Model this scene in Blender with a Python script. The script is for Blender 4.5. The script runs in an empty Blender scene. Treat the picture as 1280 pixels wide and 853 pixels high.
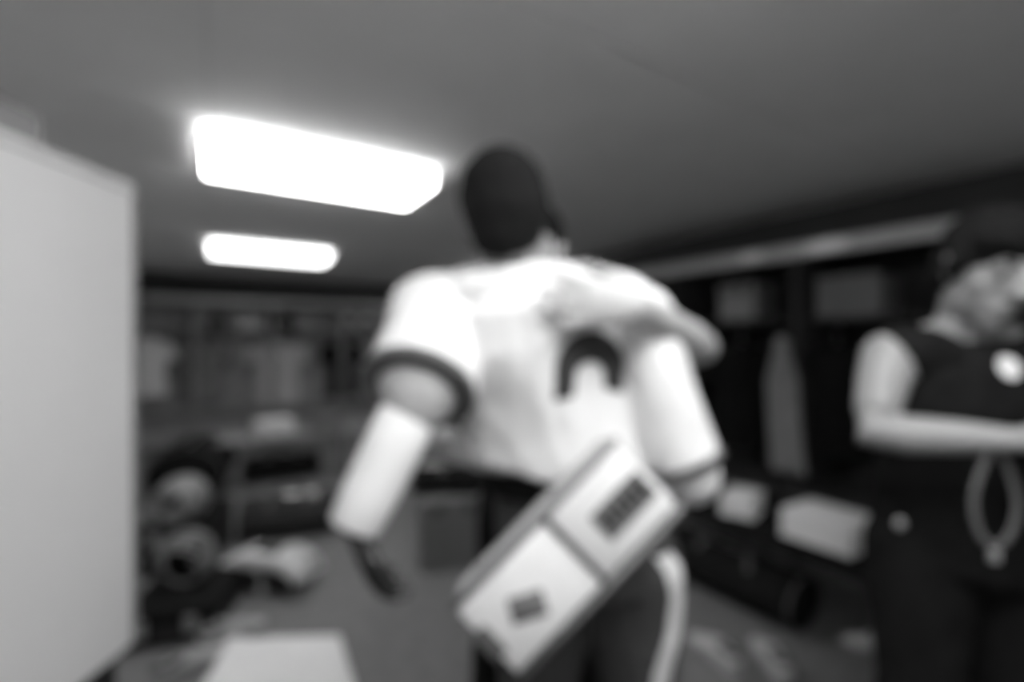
import bpy, bmesh, math, random
from mathutils import Vector, Matrix, Euler, noise
from mathutils.bvhtree import BVHTree

S = bpy.context.scene
C = S.collection
rnd = random.Random(7)

# ------------------------------------------------------------------ camera
CAMZ = 1.40
F = 600.0                      # focal length in pixels of a 1280 px wide frame
cam_d = bpy.data.cameras.new('camera')
cam_d.sensor_width = 36.0
cam_d.lens = 36.0 * F / 1280.0
cam_d.clip_start = 0.02
cam = bpy.data.objects.new('camera', cam_d)
cam.location = (0, 0, CAMZ)
cam.rotation_euler = (math.radians(90), 0, 0)
C.objects.link(cam)
S.camera = cam
# the photograph is strongly out of focus: the lens is focused far too close
cam_d.dof.use_dof = True
cam_d.dof.focus_distance = 0.10
cam_d.dof.aperture_fstop = 3.9
cam_d.dof.aperture_blades = 0

# ------------------------------------------------------------------ world, exposure
w = bpy.data.worlds.new('world')
S.world = w
w.use_nodes = True
w.node_tree.nodes['Background'].inputs[0].default_value = (0.02, 0.02, 0.02, 1)
w.node_tree.nodes['Background'].inputs[1].default_value = 0.3
S.view_settings.view_transform = 'Standard'
S.view_settings.look = 'None'
S.view_settings.gamma = 1.0
S.view_settings.use_curve_mapping = False
S.view_settings.exposure = 0.28
LAMP = (11.0, 4.0, 15.0, 20.0)  # radiance of the fluorescent diffusers: front, far, overhead, added fill behind the player

# ------------------------------------------------------------------ helpers
A = math.radians(31.8)         # the room is turned against the viewing direction
CA, SA = math.cos(A), math.sin(A)
HC = 2.35                      # ceiling height


def R(x, y, z=0.0):            # room coordinates -> world
    return Vector((CA * x - SA * y, SA * x + CA * y, z))


def at(px, py, d):             # a point of the place seen at pixel px, py at depth d
    return Vector(((px - 640) / F * d, d, CAMZ + (426.5 - py) / F * d))


def mat(name, v, rough=0.7, var=0.0, scale=8.0, bump=0.0, bscale=60.0, metal=0.0, emit=0.0, spec=0.5, sheen=0.0):
    m = bpy.data.materials.new(name)
    m.use_nodes = True
    nt = m.node_tree
    b = nt.nodes['Principled BSDF']
    b.inputs['Base Color'].default_value = (v, v, v, 1)
    b.inputs['Roughness'].default_value = rough
    b.inputs['Metallic'].default_value = metal
    b.inputs['Specular IOR Level'].default_value = spec
    if sheen:
        b.inputs['Sheen Weight'].default_value = sheen
    tc = nt.nodes.new('ShaderNodeTexCoord')
    if var > 0:
        n = nt.nodes.new('ShaderNodeTexNoise')
        n.inputs['Scale'].default_value = scale
        n.inputs['Detail'].default_value = 5
        nt.links.new(tc.outputs['Object'], n.inputs['Vector'])
        r = nt.nodes.new('ShaderNodeValToRGB')
        lo, hi = max(0, v * (1 - var)), min(1, v * (1 + var))
        r.color_ramp.elements[0].position = 0.3
        r.color_ramp.elements[1].position = 0.7
        r.color_ramp.elements[0].color = (lo, lo, lo, 1)
        r.color_ramp.elements[1].color = (hi, hi, hi, 1)
        nt.links.new(n.outputs['Fac'], r.inputs['Fac'])
        nt.links.new(r.outputs['Color'], b.inputs['Base Color'])
    if bump > 0:
        n2 = nt.nodes.new('ShaderNodeTexNoise')
        n2.inputs['Scale'].default_value = bscale
        n2.inputs['Detail'].default_value = 3
        nt.links.new(tc.outputs['Object'], n2.inputs['Vector'])
        bp = nt.nodes.new('ShaderNodeBump')
        bp.inputs['Strength'].default_value = bump
        bp.inputs['Distance'].default_value = 0.01
        nt.links.new(n2.outputs['Fac'], bp.inputs['Height'])
        nt.links.new(bp.outputs['Normal'], b.inputs['Normal'])
    if emit:
        b.inputs['Emission Color'].default_value = (1, 1, 1, 1)
        b.inputs['Emission Strength'].default_value = emit
    return m


M = dict(
    ceiling=mat('ceiling_paint', 0.90, 0.9, 0.03, 3, 0.05, 90),
    joint=mat('ceiling_joint', 0.45, 0.9),
    wall=mat('wall_paint', 0.06, 0.85, 0.08, 2, 0.1, 40),
    wall_w=mat('pale_wall_paint', 0.75, 0.85, 0.03, 2, 0.1, 40),
    floor=mat('rubber_floor', 0.16, 0.75, 0.15, 14, 0.15, 120),
    white_panel=mat('white_laminate', 0.74, 0.55, 0.02, 3),
    lamp_body=mat('lamp_enamel', 0.75, 0.4),
    diffuser_front=mat('lamp_diffuser_front', 0.9, 0.4, emit=LAMP[0]),
    diffuser_far=mat('lamp_diffuser_far', 0.9, 0.4, emit=LAMP[1]),
    diffuser_fill=mat('lamp_diffuser_fill', 0.9, 0.4, emit=LAMP[3]),  # for the added fill fixture behind the player
    diffuser_over=mat('lamp_diffuser_overhead', 0.9, 0.4, emit=LAMP[2]),
    wood=mat('stall_wood', 0.035, 0.7, 0.25, 5, 0.1, 30, spec=0.15),
    wood_l=mat('stall_wood_pale', 0.32, 0.55, 0.2, 5, 0.1, 30),
    fascia=mat('stall_fascia', 0.42, 0.35, 0.06, 4),
    black=mat('black_cloth', 0.012, 0.9, 0.2, 20, 0.2, 80, spec=0.06),
    charcoal=mat('charcoal_cloth', 0.035, 0.9, 0.2, 12, 0.25, 60, spec=0.06),
    pants=mat('dark_grey_trousers', 0.07, 0.8, 0.1, 8, 0.2, 50, spec=0.06),
    grey=mat('grey_cloth', 0.20, 0.85, 0.15, 10, 0.2, 60),
    lgrey=mat('light_grey_cloth', 0.42, 0.85, 0.1, 10, 0.2, 60),
    pale=mat('pale_cloth', 0.50, 0.85, 0.06, 8, 0.2, 60),
    under=mat('undershirt_cloth', 0.36, 0.85, 0.06, 8, 0.2, 60),
    dimbox=mat('dark_carton', 0.13, 0.85, 0.08, 6),
    strap=mat('lanyard_webbing', 0.10, 0.85),
    skin_l=mat('skin_light', 0.40, 0.5, 0.06, 12, 0.08, 180),
    white=mat('white_cloth', 0.78, 0.8, 0.03, 6, 0.12, 45),
    white2=mat('white_towel', 0.78, 0.95, 0.04, 20, 0.4, 200),
    jersey=mat('jersey_cloth', 0.74, 0.75, 0.03, 5, 0.15, 35),
    print=mat('dark_print', 0.03, 0.7),
    print_g=mat('grey_print', 0.15, 0.7),
    trim=mat('dark_trim', 0.09, 0.8),
    skin=mat('skin_tan', 0.27, 0.5, 0.06, 12, 0.08, 180),
    skin_d=mat('skin_darker', 0.24, 0.5, 0.06, 12, 0.08, 180),  # slightly darker skin tone, for the player and closed eyelids
    hair=mat('dark_hair', 0.006, 0.85, 0.3, 60, 0.7, 220, spec=0.2),
    eye=mat('eye_white', 0.6, 0.2),
    iris=mat('eye_dark', 0.01, 0.1),
    lip=mat('lip', 0.18, 0.45),
    plastic_b=mat('black_plastic', 0.012, 0.25),
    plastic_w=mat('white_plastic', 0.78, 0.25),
    plastic_g=mat('grey_plastic', 0.20, 0.35, 0.05, 6),
    cage=mat('cage_metal', 0.30, 0.35, metal=0.3),
    rubber=mat('sole_rubber', 0.35, 0.8),
    carton=mat('carton', 0.27, 0.85, 0.08, 6),
    metal=mat('rail_metal', 0.55, 0.3, metal=0.8),
)


def link(o, parent=None):
    C.objects.link(o)
    if parent is not None:
        o.parent = parent
        o.matrix_parent_inverse = parent.matrix_basis.inverted()
    return o


def obj(name, bm, m, parent=None, smooth=False):
    me = bpy.data.meshes.new(name)
    bm.normal_update()
    bm.to_mesh(me)
    bm.free()
    me.materials.append(M[m] if isinstance(m, str) else m)
    if smooth:
        for p in me.polygons:
            p.use_smooth = True
    o = bpy.data.objects.new(name, me)
    return link(o, parent)


def tag(o, label, cat, group=None):
    o['label'] = label
    o['category'] = cat
    if group:
        o['group'] = group
    return o


def thing(name, label, cat, loc=(0, 0, 0), rz=0.0, group=None):
    o = bpy.data.objects.new(name, None)
    o.empty_display_size = 0.1
    o.location = loc
    o.rotation_euler = (0, 0, rz)
    C.objects.link(o)
    return tag(o, label, cat, group)


def struct(o):
    o['kind'] = 'structure'
    return o


def part(name, bm, m, t, smooth=False):      # a part whose mesh is in the thing's own coordinates
    me = bpy.data.meshes.new(name)
    bm.normal_update()
    bm.to_mesh(me)
    bm.free()
    me.materials.append(M[m] if isinstance(m, str) else m)
    if smooth:
        for p in me.polygons:
            p.use_smooth = True
    o = bpy.data.objects.new(name, me)
    C.objects.link(o)
    o.parent = t
    return o


def dup(root, loc, rz, label=None, group=None, rot=None):
    r = root.copy()
    C.objects.link(r)
    r.location = loc
    r.rotation_euler = rot if rot else (0, 0, rz)
    if label:
        r['label'] = label
    if group:
        r['group'] = group
    for ch in list(root.children):
        c = ch.copy()
        C.objects.link(c)
        c.parent = r
        for g in list(ch.children):
            d = g.copy()
            C.objects.link(d)
            d.parent = c
    return r


def box(bm, x0, x1, y0, y1, z0, z1, bev=0.0, mtx=None, seg=1):
    r = bmesh.ops.create_cube(bm, size=1.0)
    vs = r['verts']
    for v in vs:
        v.co = Vector(((x0 + x1) / 2 + v.co.x * (x1 - x0), (y0 + y1) / 2 + v.co.y * (y1 - y0), (z0 + z1) / 2 + v.co.z * (z1 - z0)))
    if bev > 0:
        es = list({e for v in vs for e in v.link_edges})
        r2 = bmesh.ops.bevel(bm, geom=es, offset=bev, segments=seg, affect='EDGES', profile=0.5)
        vs = list(set(r2['verts']) | {v for v in vs if v.is_valid})
    if mtx is not None:
        for v in vs:
            if v.is_valid:
                v.co = mtx @ v.co
    return bm


def B(*a, **k):
    return box(bmesh.new(), *a, **k)


def ell(bm, c, r, rot=None, seg=20, rings=12):
    m = Matrix.Translation(Vector(c))
    if rot is not None:
        m = m @ (rot.to_matrix().to_4x4() if not isinstance(rot, Matrix) else rot.to_4x4())
    if isinstance(r, (int, float)):
        r = (r, r, r)
    m = m @ Matrix.Diagonal((r[0], r[1], r[2], 1))
    bmesh.ops.create_uvsphere(bm, u_segments=seg, v_segments=rings, radius=1.0, matrix=m)
    return bm


def loft(bm, pts, rad, ref=(0, 1, 0), n=16, cap=True, closed=False):
    """tube through pts; rad = radius or (a, b): a across, b along ref"""
    pts = [Vector(p) for p in pts]
    ref = Vector(ref)
    rings = []
    N = len(pts)
    for i, p in enumerate(pts):
        if closed:
            t = pts[(i + 1) % N] - pts[i - 1]
        elif i == 0:
            t = pts[1] - pts[0]
        elif i == N - 1:
            t = pts[-1] - pts[-2]
        else:
            t = (pts[i + 1] - p).normalized() + (p - pts[i - 1]).normalized()
        t.normalize()
        f = ref - t * ref.dot(t)
        if f.length < 1e-4:
            f = Vector((1, 0, 0)) - t * t.x
        f.normalize()
        s = t.cross(f)
        r = rad[i] if isinstance(rad, (list,)) else rad
        a, b = r if isinstance(r, tuple) else (r, r)
        rings.append([bm.verts.new(p + s * (a * math.cos(2 * math.pi * k / n)) + f * (b * math.sin(2 * math.pi * k / n))) for k in range(n)])
    M_ = N if closed else N - 1
    for i in range(M_):
        r0, r1 = rings[i], rings[(i + 1) % N]
        for k in range(n):
            bm.faces.new((r0[k], r0[(k + 1) % n], r1[(k + 1) % n], r1[k]))
    if cap and not closed:
        bm.faces.new(list(reversed(rings[0])))
        bm.faces.new(rings[-1])
    return bm


def limb(bm, pts, rad, ref=(0, 1, 0), n=16):
    """a loft with rounded ends"""
    loft(bm, pts, rad, ref, n)
    for p, r in ((pts[0], rad[0]), (pts[-1], rad[-1])):
        rr = r if isinstance(r, (int, float)) else min(r)
        ell(bm, p, rr * 0.99, seg=14, rings=8)
    return bm


def spline(pts, k=6, closed=False):
    P = [Vector(p) for p in pts]
    out = []
    n = len(P)
    for i in range(n if closed else n - 1):
        if closed:
            p0, p1, p2, p3 = P[i - 1], P[i], P[(i + 1) % n], P[(i + 2) % n]
        else:
            p0, p1, p2, p3 = P[max(i - 1, 0)], P[i], P[i + 1], P[min(i + 2, n - 1)]
        for j in range(k):
            t = j / k
            out.append(0.5 * ((2 * p1) + (p2 - p0) * t + (2 * p0 - 5 * p1 + 4 * p2 - p3) * t * t + (3 * p1 - p0 - 3 * p2 + p3) * t ** 3))
    if not closed:
        out.append(P[-1])
    return out


def fuse(name, bm, m, parent, voxel=0.006, smooth=6, wob=0.0, wscale=0.12, sub=None):
    """join overlapping volumes into one continuous skin"""
    bmesh.ops.recalc_face_normals(bm, faces=bm.faces[:])
    me = bpy.data.meshes.new(name + '_raw')
    bm.to_mesh(me)
    bm.free()
    o = bpy.data.objects.new(name + '_raw', me)
    C.objects.link(o)
    md = o.modifiers.new('r', 'REMESH')
    md.mode = 'VOXEL'
    md.voxel_size = voxel
    sm = o.modifiers.new('s', 'SMOOTH')
    sm.iterations = smooth
    sm.factor = 0.5
    dg = bpy.context.evaluated_depsgraph_get()
    me2 = bpy.data.meshes.new_from_object(o.evaluated_get(dg))
    bpy.data.objects.remove(o)
    bpy.data.meshes.remove(me)
    me2.name = name
    if wob > 0:
        nrm = [v.normal.copy() for v in me2.vertices]
        for v, nn in zip(me2.vertices, nrm):
            q = Vector((v.co.x, v.co.y, v.co.z * 0.55 + v.co.x * 0.4)) / wscale
            v.co += nn * (wob * (noise.noise(q) + 0.45 * (1 - 2 * abs(noise.noise(q * 2.1 + Vector((3, 1, 7)))))))
    me2.materials.clear()
    me2.materials.append(M[m])
    for p in me2.polygons:
        p.use_smooth = True
    o2 = bpy.data.objects.new(name, me2)
    C.objects.link(o2)
    o2.parent = parent
    return o2


# ------------------------------------------------------------------ the room
X0, X1, Y0, Y1 = -1.25, 3.66, -1.6, 8.4


def room_box(name, x0, x1, y0, y1, z0, z1, m, bev=0.0, parent=None):
    o = obj(name, B(x0, x1, y0, y1, z0, z1, bev), m)
    if parent is None:
        o.rotation_euler = (0, 0, A)
    else:
        o.parent = parent
    return o


struct(room_box('floor', X0 - .1, X1 + .1, Y0 - .1, Y1 + .1, -0.12, 0.0, 'floor'))
struct(room_box('wall_right', X1, X1 + .12, Y0 - .1, Y1 + .1, 0, HC + .1, 'wall'))
struct(room_box('wall_left', X0 - .12, X0, Y0 - .1, Y1 + .1, 0, HC + .1, 'wall_w'))
struct(room_box('wall_far', X0, X1, Y1, Y1 + .12, 0, HC + .1, 'wall'))
struct(room_box('wall_near', X0, X1, Y0 - .12, Y0, 0, HC + .1, 'wall_w'))
ceil = struct(room_box('ceiling', X0, X1, Y0, Y1, HC + .012, HC + .1, 'joint'))
xs = [X0, -0.02, 1.21, 2.44, X1]
ys = [Y0, 1.14, 3.58, 6.02, Y1]
for i in range(4):
    for j in range(4):
        room_box('ceiling_panel', xs[i] + .001, xs[i + 1] - .001, ys[j] + .005, ys[j + 1] - .005, HC, HC + .013, 'ceiling', 0.003, ceil)
for nm, a in (('baseboard_left', (X0, X0 + .015, Y0, Y1)), ('baseboard_near', (X0 + .016, X1, Y0, Y0 + .015))):
    struct(room_box(nm, *a, 0, 0.1, 'trim'))

# ceiling lights -----------------------------------------------------------
h = HC - CAMZ - .065
def ceiling_light(y0, label, md, x0=-.06, x1=1.20):
    x0, x1, dy = x0 * h, x1 * h, 0.56 * h
    t = thing('ceiling_light', label, 'light', R((x0 + x1) / 2, y0 + dy / 2, HC - 0.075), A, 'fluorescent ceiling lights')
    L, Wd = (x1 - x0) / 2, dy / 2
    bm = bmesh.new()
    box(bm, -L + .05, L - .05, -Wd + .05, Wd - .05, .058, .075, .003)
    part('housing', bm, 'lamp_body', t)
    for s in (-1, 1):
        part('end_cap', B(s * L - .012, s * L + .012, -Wd, Wd, -.012, .058, .003), 'lamp_body', t)
    part('diffuser', B(-L + .013, L - .013, -Wd + .004, Wd - .004, -.010, .057, .014, seg=2), md, t)

ceiling_light(2.84 * h, 'bright fluorescent ceiling light beside the head of the player in white', 'diffuser_front')
ceiling_light(6.02 * h, 'distant fluorescent ceiling light in front of the far stalls', 'diffuser_far')
ceiling_light(-0.34 * h, 'fluorescent ceiling light overhead, above the white cabinet', 'diffuser_over')
ceiling_light(6.02 * h, 'added ceiling fill light, unseen behind the player in white', 'diffuser_fill', 3.30, 3.95)  # added fixture, kept out of sight, to brighten the far stalls

# ------------------------------------------------------------------ stalls
def make_stall(name, label, group, wd, dep, m='wood', ms='wood'):
    """open wooden changing stall; origin at floor, back at y=0, opening towards -y"""
    t = thing(name, label, 'locker', group=group)
    th = .022
    for s in (0, 1):
        x = s * (wd - th)
        part('side_panel', B(x, x + th, -dep, 0, 0, 1.955, .002), m, t)
    part('back_panel', B(th, wd - th, -.015, 0, 0.05, 1.94), m, t)
    part('shelf', B(th, wd - th, -dep + .02, -.016, 1.52, 1.545, .002), ms, t)
    part('top_board', B(0, wd, -dep, 0, 1.956, 1.98, .002), m, t)
    part('fascia', B(0, wd, -dep - .02, -dep, 1.92, 2.01, .004), 'fascia', t)
    st = part('seat', B(th, wd - th, -dep - .18, -.016, .43, .465, .008), ms, t)
    part('plinth', B(th, wd - th, -dep + .04, -dep + .06, 0, .429), m, t)
    for k in (0.3, 0.7):
        bm = bmesh.new()
        loft(bm, [(wd * k, -.015, 1.38), (wd * k, -.06, 1.38), (wd * k, -.07, 1.41)], .006, n=8)
        part('hook', bm, 'metal', t)
    return t


SD = .55
_t = (992 - 640) / F                       # a stall divider stands in this column
_d = (X1 - SD) / (SA + CA * _t)
DIV = (CA - SA * _t) * _d + .95
stall0 = make_stall('changing_stall', 'dark wooden changing stall holding a cardboard box, behind the person in black', 'stalls along the right wall', 0.95, SD)
stall0.rotation_euler = (0, 0, A - math.pi / 2)
stall0.location = R(X1, 1.15 + 0)
RW = [DIV + .955 * (i - 1) for i in range(7)]
# stall x axis runs along -room y after the turn, so the origin sits at the far end
for i, y in enumerate(RW):
    loc = R(X1 - .004, y + .0)
    if i == 0:
        stall0.location = loc
    else:
        o_ = dup(stall0, loc, A - math.pi / 2)
        if i == 1:
            o_['label'] = 'dark wooden changing stall holding the grey lidded box and a black shirt'
        elif i > 1:
            o_['label'] = 'empty dark wooden changing stall along the right-hand wall, beyond the lidded box'
back0 = make_stall('changing_stall', 'pale far-wall changing stall in the corner, holding a short white shirt', 'stalls along the far wall', 0.98, SD, 'wood_l', 'wood_l')
back0.rotation_euler = (0, 0, A)
BW = [X0 + .03 + .985 * i for i in range(4)]
for i, x in enumerate(BW):
    loc = R(x, Y1 - .004)
    if i == 0:
        back0.location = loc
    else:
        dup(back0, loc, A, ['', 'pale far-wall changing stall holding the black helmet and grey shirt', 'pale far-wall changing stall holding the dark lidded box and pale shirt', 'pale far-wall changing stall holding two white helmets'][i])

# ------------------------------------------------------------------ small things
def helmet(name, label, m, loc, rz, group=None, cage='cage', rot=None, sc=1.0):
    t = thing(name, label, 'helmet', loc, rz, group)
    if rot:
        t.rotation_euler = rot
    t.scale = (sc, sc, sc)
    bm = bmesh.new()
    bmesh.ops.create_uvsphere(bm, u_segments=28, v_segments=18, radius=1.0)
    for v in bm.verts:
        v.co = Vector((v.co.x * .115, v.co.y * .135, v.co.z * .125))
    dele = [f for f in bm.faces if (lambda c: (c.y > .055 and c.z < .045) or c.z < -.095)(f.calc_center_median())]
    bmesh.ops.delete(bm, geom=dele, context='FACES')
    for v in bm.verts:
        if v.co.z < -.02 and v.co.y < .03:
            v.co.x *= 1.0 + .1 * min(1, -(v.co.z + .02) / .07)
        v.co.z += .1
    bmesh.ops.solidify(bm, geom=bm.faces[:], thickness=.012)
    part('shell', bm, m, t, True)
    bm = bmesh.new()
    bmesh.ops.create_uvsphere(bm, u_segments=20, v_segments=12, radius=1.0)
    for v in bm.verts:
        v.co = Vector((v.co.x * .098, v.co.y * .115, v.co.z * .105 + .1))
    dele = [f for f in bm.faces if (lambda c: (c.y > .04 and c.z < .14) or c.z < .02)(f.calc_center_median())]
    bmesh.ops.delete(bm, geom=dele, context='FACES')
    bmesh.ops.solidify(bm, geom=bm.faces[:], thickness=.006)
    part('padding', bm, 'black', t, True)
    for z, yy in ((.085, .155), (.05, .165), (.015, .155)):
        bm = bmesh.new()
        loft(bm, spline([(-.112, .06, z), (-.09, .12, z), (0, yy, z), (.09, .12, z), (.112, .06, z)], 5), .006, (0, 0, 1), 8)
        part('cage_bar', bm, cage, t, True)
    for x in (-.035, .035):
        bm = bmesh.new()
        loft(bm, spline([(x, .125, .128), (x, .158, .09), (x, .163, .05), (x, .15, .014)], 5), .006, (1, 0, 0), 8)
        part('cage_bar', bm, cage, t, True)
    return t


def folded_towel(label, loc, rz, sx, sy, n=3, m='white2', group=None, name='folded_towel'):
    t = thing(name, label, 'towel', loc, rz, group)
    th = .022
    for i in range(n):
        bm = bmesh.new()
        box(bm, -sx / 2 + .004 * (i % 2), sx / 2, -sy / 2, sy / 2 - .006 * (i % 2), i * th, (i + 1) * th - .002, .009, seg=3)
        bmesh.ops.subdivide_edges(bm, edges=bm.edges[:], cuts=1, use_grid_fill=True)
        for v in bm.verts:
            v.co.z += .004 * noise.noise(v.co * 14 + Vector((i, 0, 0)))
        part('fold', bm, m, t, True)
    return t


def shoe(label, loc, rz, m='lgrey', group=None, L=.29):
    t = thing('shoe', label, 'shoe', loc, rz, group)
    bm = bmesh.new()
    rings = []
    prof = [(-.5, .035, .0), (-.42, .042, .0), (-.2, .040, 0), (0, .038, 0), (.25, .048, 0), (.42, .042, .004), (.5, .02, .012)]
    loft(bm, [(x * L, 0, .016 + dz) for x, wd, dz in prof], [(wd, .015) for x, wd, dz in prof], (0, 0, 1), 14)
    part('sole', bm, 'rubber', t, True)
    bm = bmesh.new()
    up = [(-.48, .030, .05, .055), (-.38, .038, .062, .062), (-.2, .038, .060, .060), (0, .037, .048, .048), (.2, .042, .034, .036), (.38, .038, .025, .028), (.47, .02, .015, .022)]
    loft(bm, [(x * L, 0, zc) for x, wd, hh, zc in up], [(wd, hh * .75) for x, wd, hh, zc in up], (0, 0, 1), 14)
    part('upper', bm, m, t, True)
    bm = bmesh.new()
    loft(bm, spline([(-.13, .028, .105), (-.07, .03, .10), (-.045, 0, .095), (-.07, -.03, .10), (-.13, -.028, .105), (-.15, 0, .108)], 4, True), .009, (0, 0, 1), 8, closed=True)
    part('collar', bm, 'trim', t, True)
    bm = bmesh.new()
    ell(bm, (-.098, 0, .1005), (.050, .027, .005))
    part('lining', bm, 'black', t, True)
    bm = bmesh.new()
    loft(bm, [(-.058, 0, .118), (-.03, 0, .098), (.03, 0, .078), (.06, 0, .066)], [(.02, .004), (.022, .006), (.022, .006), (.016, .004)], (0, 0, 1), 10)
    part('tongue', bm, m, t, True)
    for k in range(4):
        x = -.03 + .028 * k
        z = .092 - .011 * k
        bm = bmesh.new()
        loft(bm, [(x, -.026, z - .012), (x, 0, z), (x, .026, z - .012)], .0035, n=6)
        part('lace', bm, 'white', t, True)
    return t


def duffel(label, loc, rz, L, r, m='charcoal', mh='trim', group=None):
    t = thing('duffel_bag', label, 'bag', loc, rz, group)
    bm = bmesh.new()
    n = 14
    pts = [(-L / 2 + L * i / n, 0, r * .82) for i in range(n + 1)]
    rad = [(r * (1 if 0 < i < n else .93), r * .82 * (1 if 0 < i < n else .93)) for i in range(n + 1)]
    loft(bm, pts, rad, (0, 0, 1), 22)
    for v in bm.verts:
        k = noise.noise(v.co * 9) * .02
        v.co.y += k
        v.co.z = max(0, v.co.z + k * (v.co.z > .03))
    part('body', bm, m, t, True)
    bm = bmesh.new()
    loft(bm, [(-L * .42, 0, r * 1.63), (0, 0, r * 1.655), (L * .42, 0, r * 1.63)], (.012, .006), (0, 0, 1), 8)
    part('zip', bm, 'metal', t)
    for s in (-1, 1):
        bm = bmesh.new()
        loft(bm, spline([(-L * .2, s * r * .96, r * .7), (-L * .2, s * r * .62, r * 1.5), (-L * .1, s * .03, r * 2.0), (L * .1, s * .03, r * 2.0), (L * .2, s * r * .62, r * 1.5), (L * .2, s * r * .96, r * .7)], 6), (.016, .006), (0, s, .2), 8)
        part('handle', bm, mh, t, True)
    for s in (-1, 1):
        bm = bmesh.new()
        ring = [(s * L / 2 * 1.0, r * .95 * math.cos(a_ * math.pi / 12), r * .82 + r * .79 * math.sin(a_ * math.pi / 12)) for a_ in range(24)]
        loft(bm, ring, .007, (1, 0, 0), 6, closed=True)
        part('piping', bm, mh, t, True)
    return t


def hanging_jersey(label, loc, rz, m='white', group=None, wd=.5, ln=.7, sleeve=.2, name='hanging_shirt'):
    """origin at the hook; cloth hangs below, front faces -y"""
    t = thing(name, label, 'shirt', loc, rz, group)
    bm = bmesh.new()
    loft(bm, spline([(0, 0, .0), (.015, 0, .02), (0, 0, .035), (-.015, 0, .02)], 4) + [Vector((0, 0, -.045))], .004, n=6)
    loft(bm, [(-wd * .42, 0, -.13), (0, 0, -.05), (wd * .42, 0, -.13)], .007, n=8)
    part('hanger', bm, 'metal', t, True)
    bm = bmesh.new()
    loft(bm, [(0, 0, -.055), (0, 0, -.10), (0, 0, -.17), (0, 0, -.35), (0, 0, -.35 - (ln - .35) * .5), (0, 0, -ln)],
         [(.09, .05), (wd * .36, .06), (wd * .47, .065), (wd * .44, .06), (wd * .45, .055), (wd * .47, .06)], (0, 1, 0), 40)
    for s in (-1, 1):
        loft(bm, [(s * wd * .34, 0, -.13), (s * wd * .55, 0, -.22), (s * (wd * .62), 0, -.16 - sleeve)], [(.07, .04), (.075, .045), (.08, .045)], (0, 1, 0), 20)
    o = fuse('cloth', bm, m, t, .009, 3, .014, .07)
    bm = bmesh.new()
    loft(bm, [(.06 * math.cos(k * math.pi / 8), .045 * math.sin(k * math.pi / 8), -.07 + .0 * k) for k in range(16)], .008, (0, 0, 1), 6, closed=True)
    part('collar', bm, 'trim', t, True)
    return t


def shoulder_pads(label, loc, rz, m='plastic_w', s=1.0):
    t = thing('shoulder_pads', label, 'shoulder pads', loc, rz)
    for sd in (-1, 1):
        bm = bmesh.new()
        n, k = 12, 8
        g = []
        for i in range(n + 1):
            a_ = math.radians(8 + 82 * i / n)
            row = []
            for j in range(k + 1):
                v = -1 + 2 * j / k
                row.append(bm.verts.new((sd * (.05 + .24 * math.sin(a_)) * s, v * (.16 - .03 * abs(v)) * s * (1 - .2 * (i / n)), (.10 + .16 * math.cos(a_) - .035 * v * v) * s)))
            g.append(row)
        for i in range(n):
            for j in range(k):
                bm.faces.new((g[i][j], g[i + 1][j], g[i + 1][j + 1], g[i][j + 1]))
        bmesh.ops.solidify(bm, geom=bm.faces[:], thickness=.02)
        bmesh.ops.recalc_face_normals(bm, faces=bm.faces[:])
        part('shoulder_cap', bm, m, t, True)
        bm = bmesh.new()
        box(bm, sd * .11 * s - .085 * s, sd * .11 * s + .085 * s, -.145 * s, -.11 * s, .01, .17 * s, .016, seg=3)
        part('chest_plate', bm, 'charcoal', t, True)
        bm = bmesh.new()
        box(bm, sd * .11 * s - .085 * s, sd * .11 * s + .085 * s, .11 * s, .145 * s, .01, .19 * s, .016, seg=3)
        part('back_plate', bm, 'charcoal', t, True)
        bm = bmesh.new()
        ell(bm, (sd * .17 * s, 0.02, .095 * s), (.05 * s, .085 * s, .075 * s))
        part('padding', bm, 'black', t, True)
    bm = bmesh.new()
    loft(bm, [(.275 * s * math.sin(k_), -.15 * s, (.07 + .155 * math.cos(k_)) * s) for k_ in [-1.35 + .15 * q_ for q_ in range(19)]], (.05 * s, .022 * s), (0, 1, 0), 12)
    part('yoke', bm, m, t, True)
    bm = bmesh.new()
    loft(bm, [(-.05 * s, -.16 * s, .18 * s), (0, -.175 * s, .17 * s), (.05 * s, -.16 * s, .18 * s)], .008, n=8)
    part('lace', bm, 'lgrey', t, True)
    return t


def crate(label, loc, rz, wx, wy, hz, m='plastic_g', cat='box', name='storage_crate'):
    t = thing(name, label, cat, loc, rz)
    for s in (-1, 1):
        part('side', B(s * wx / 2 - .008, s * wx / 2 + .008, -wy / 2, wy / 2, .01, hz, .004), m, t)
        part('side', B(-wx / 2 + .009, wx / 2 - .009, s * wy / 2 - .008, s * wy / 2 + .008, .01, hz, .004), m, t)
    part('bottom', B(-wx / 2, wx / 2, -wy / 2, wy / 2, 0, .012), m, t)
    part('lid', B(-wx / 2 - .015, wx / 2 + .015, -wy / 2 - .015, wy / 2 + .015, hz, hz + .03, .008, seg=2), m, t)
    for s in (-1, 1):
        part('clasp', B(s * wx * .25 - .03, s * wx * .25 + .03, -wy / 2 - .026, -wy / 2 - .009, hz - .06, hz + .02, .004), 'trim', t)
    return t


def carton(label, loc, rz, wx, wy, hz, m='carton'):
    t = thing('cardboard_box', label, 'box', loc, rz)
    part('body', B(-wx / 2, wx / 2, -wy / 2, wy / 2, 0, hz - .004, .002), m, t)
    for s in (-1, 1):
        part('flap', B(-wx / 2, wx / 2, .001 if s > 0 else -wy / 2, wy / 2 if s > 0 else -.001, hz - .003, hz, .001), m, t)
    part('tape', B(-wx / 2 - .001, wx / 2 + .001, -.025, .025, hz + .0005, hz + .0015), 'lgrey', t)
    return t


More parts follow.
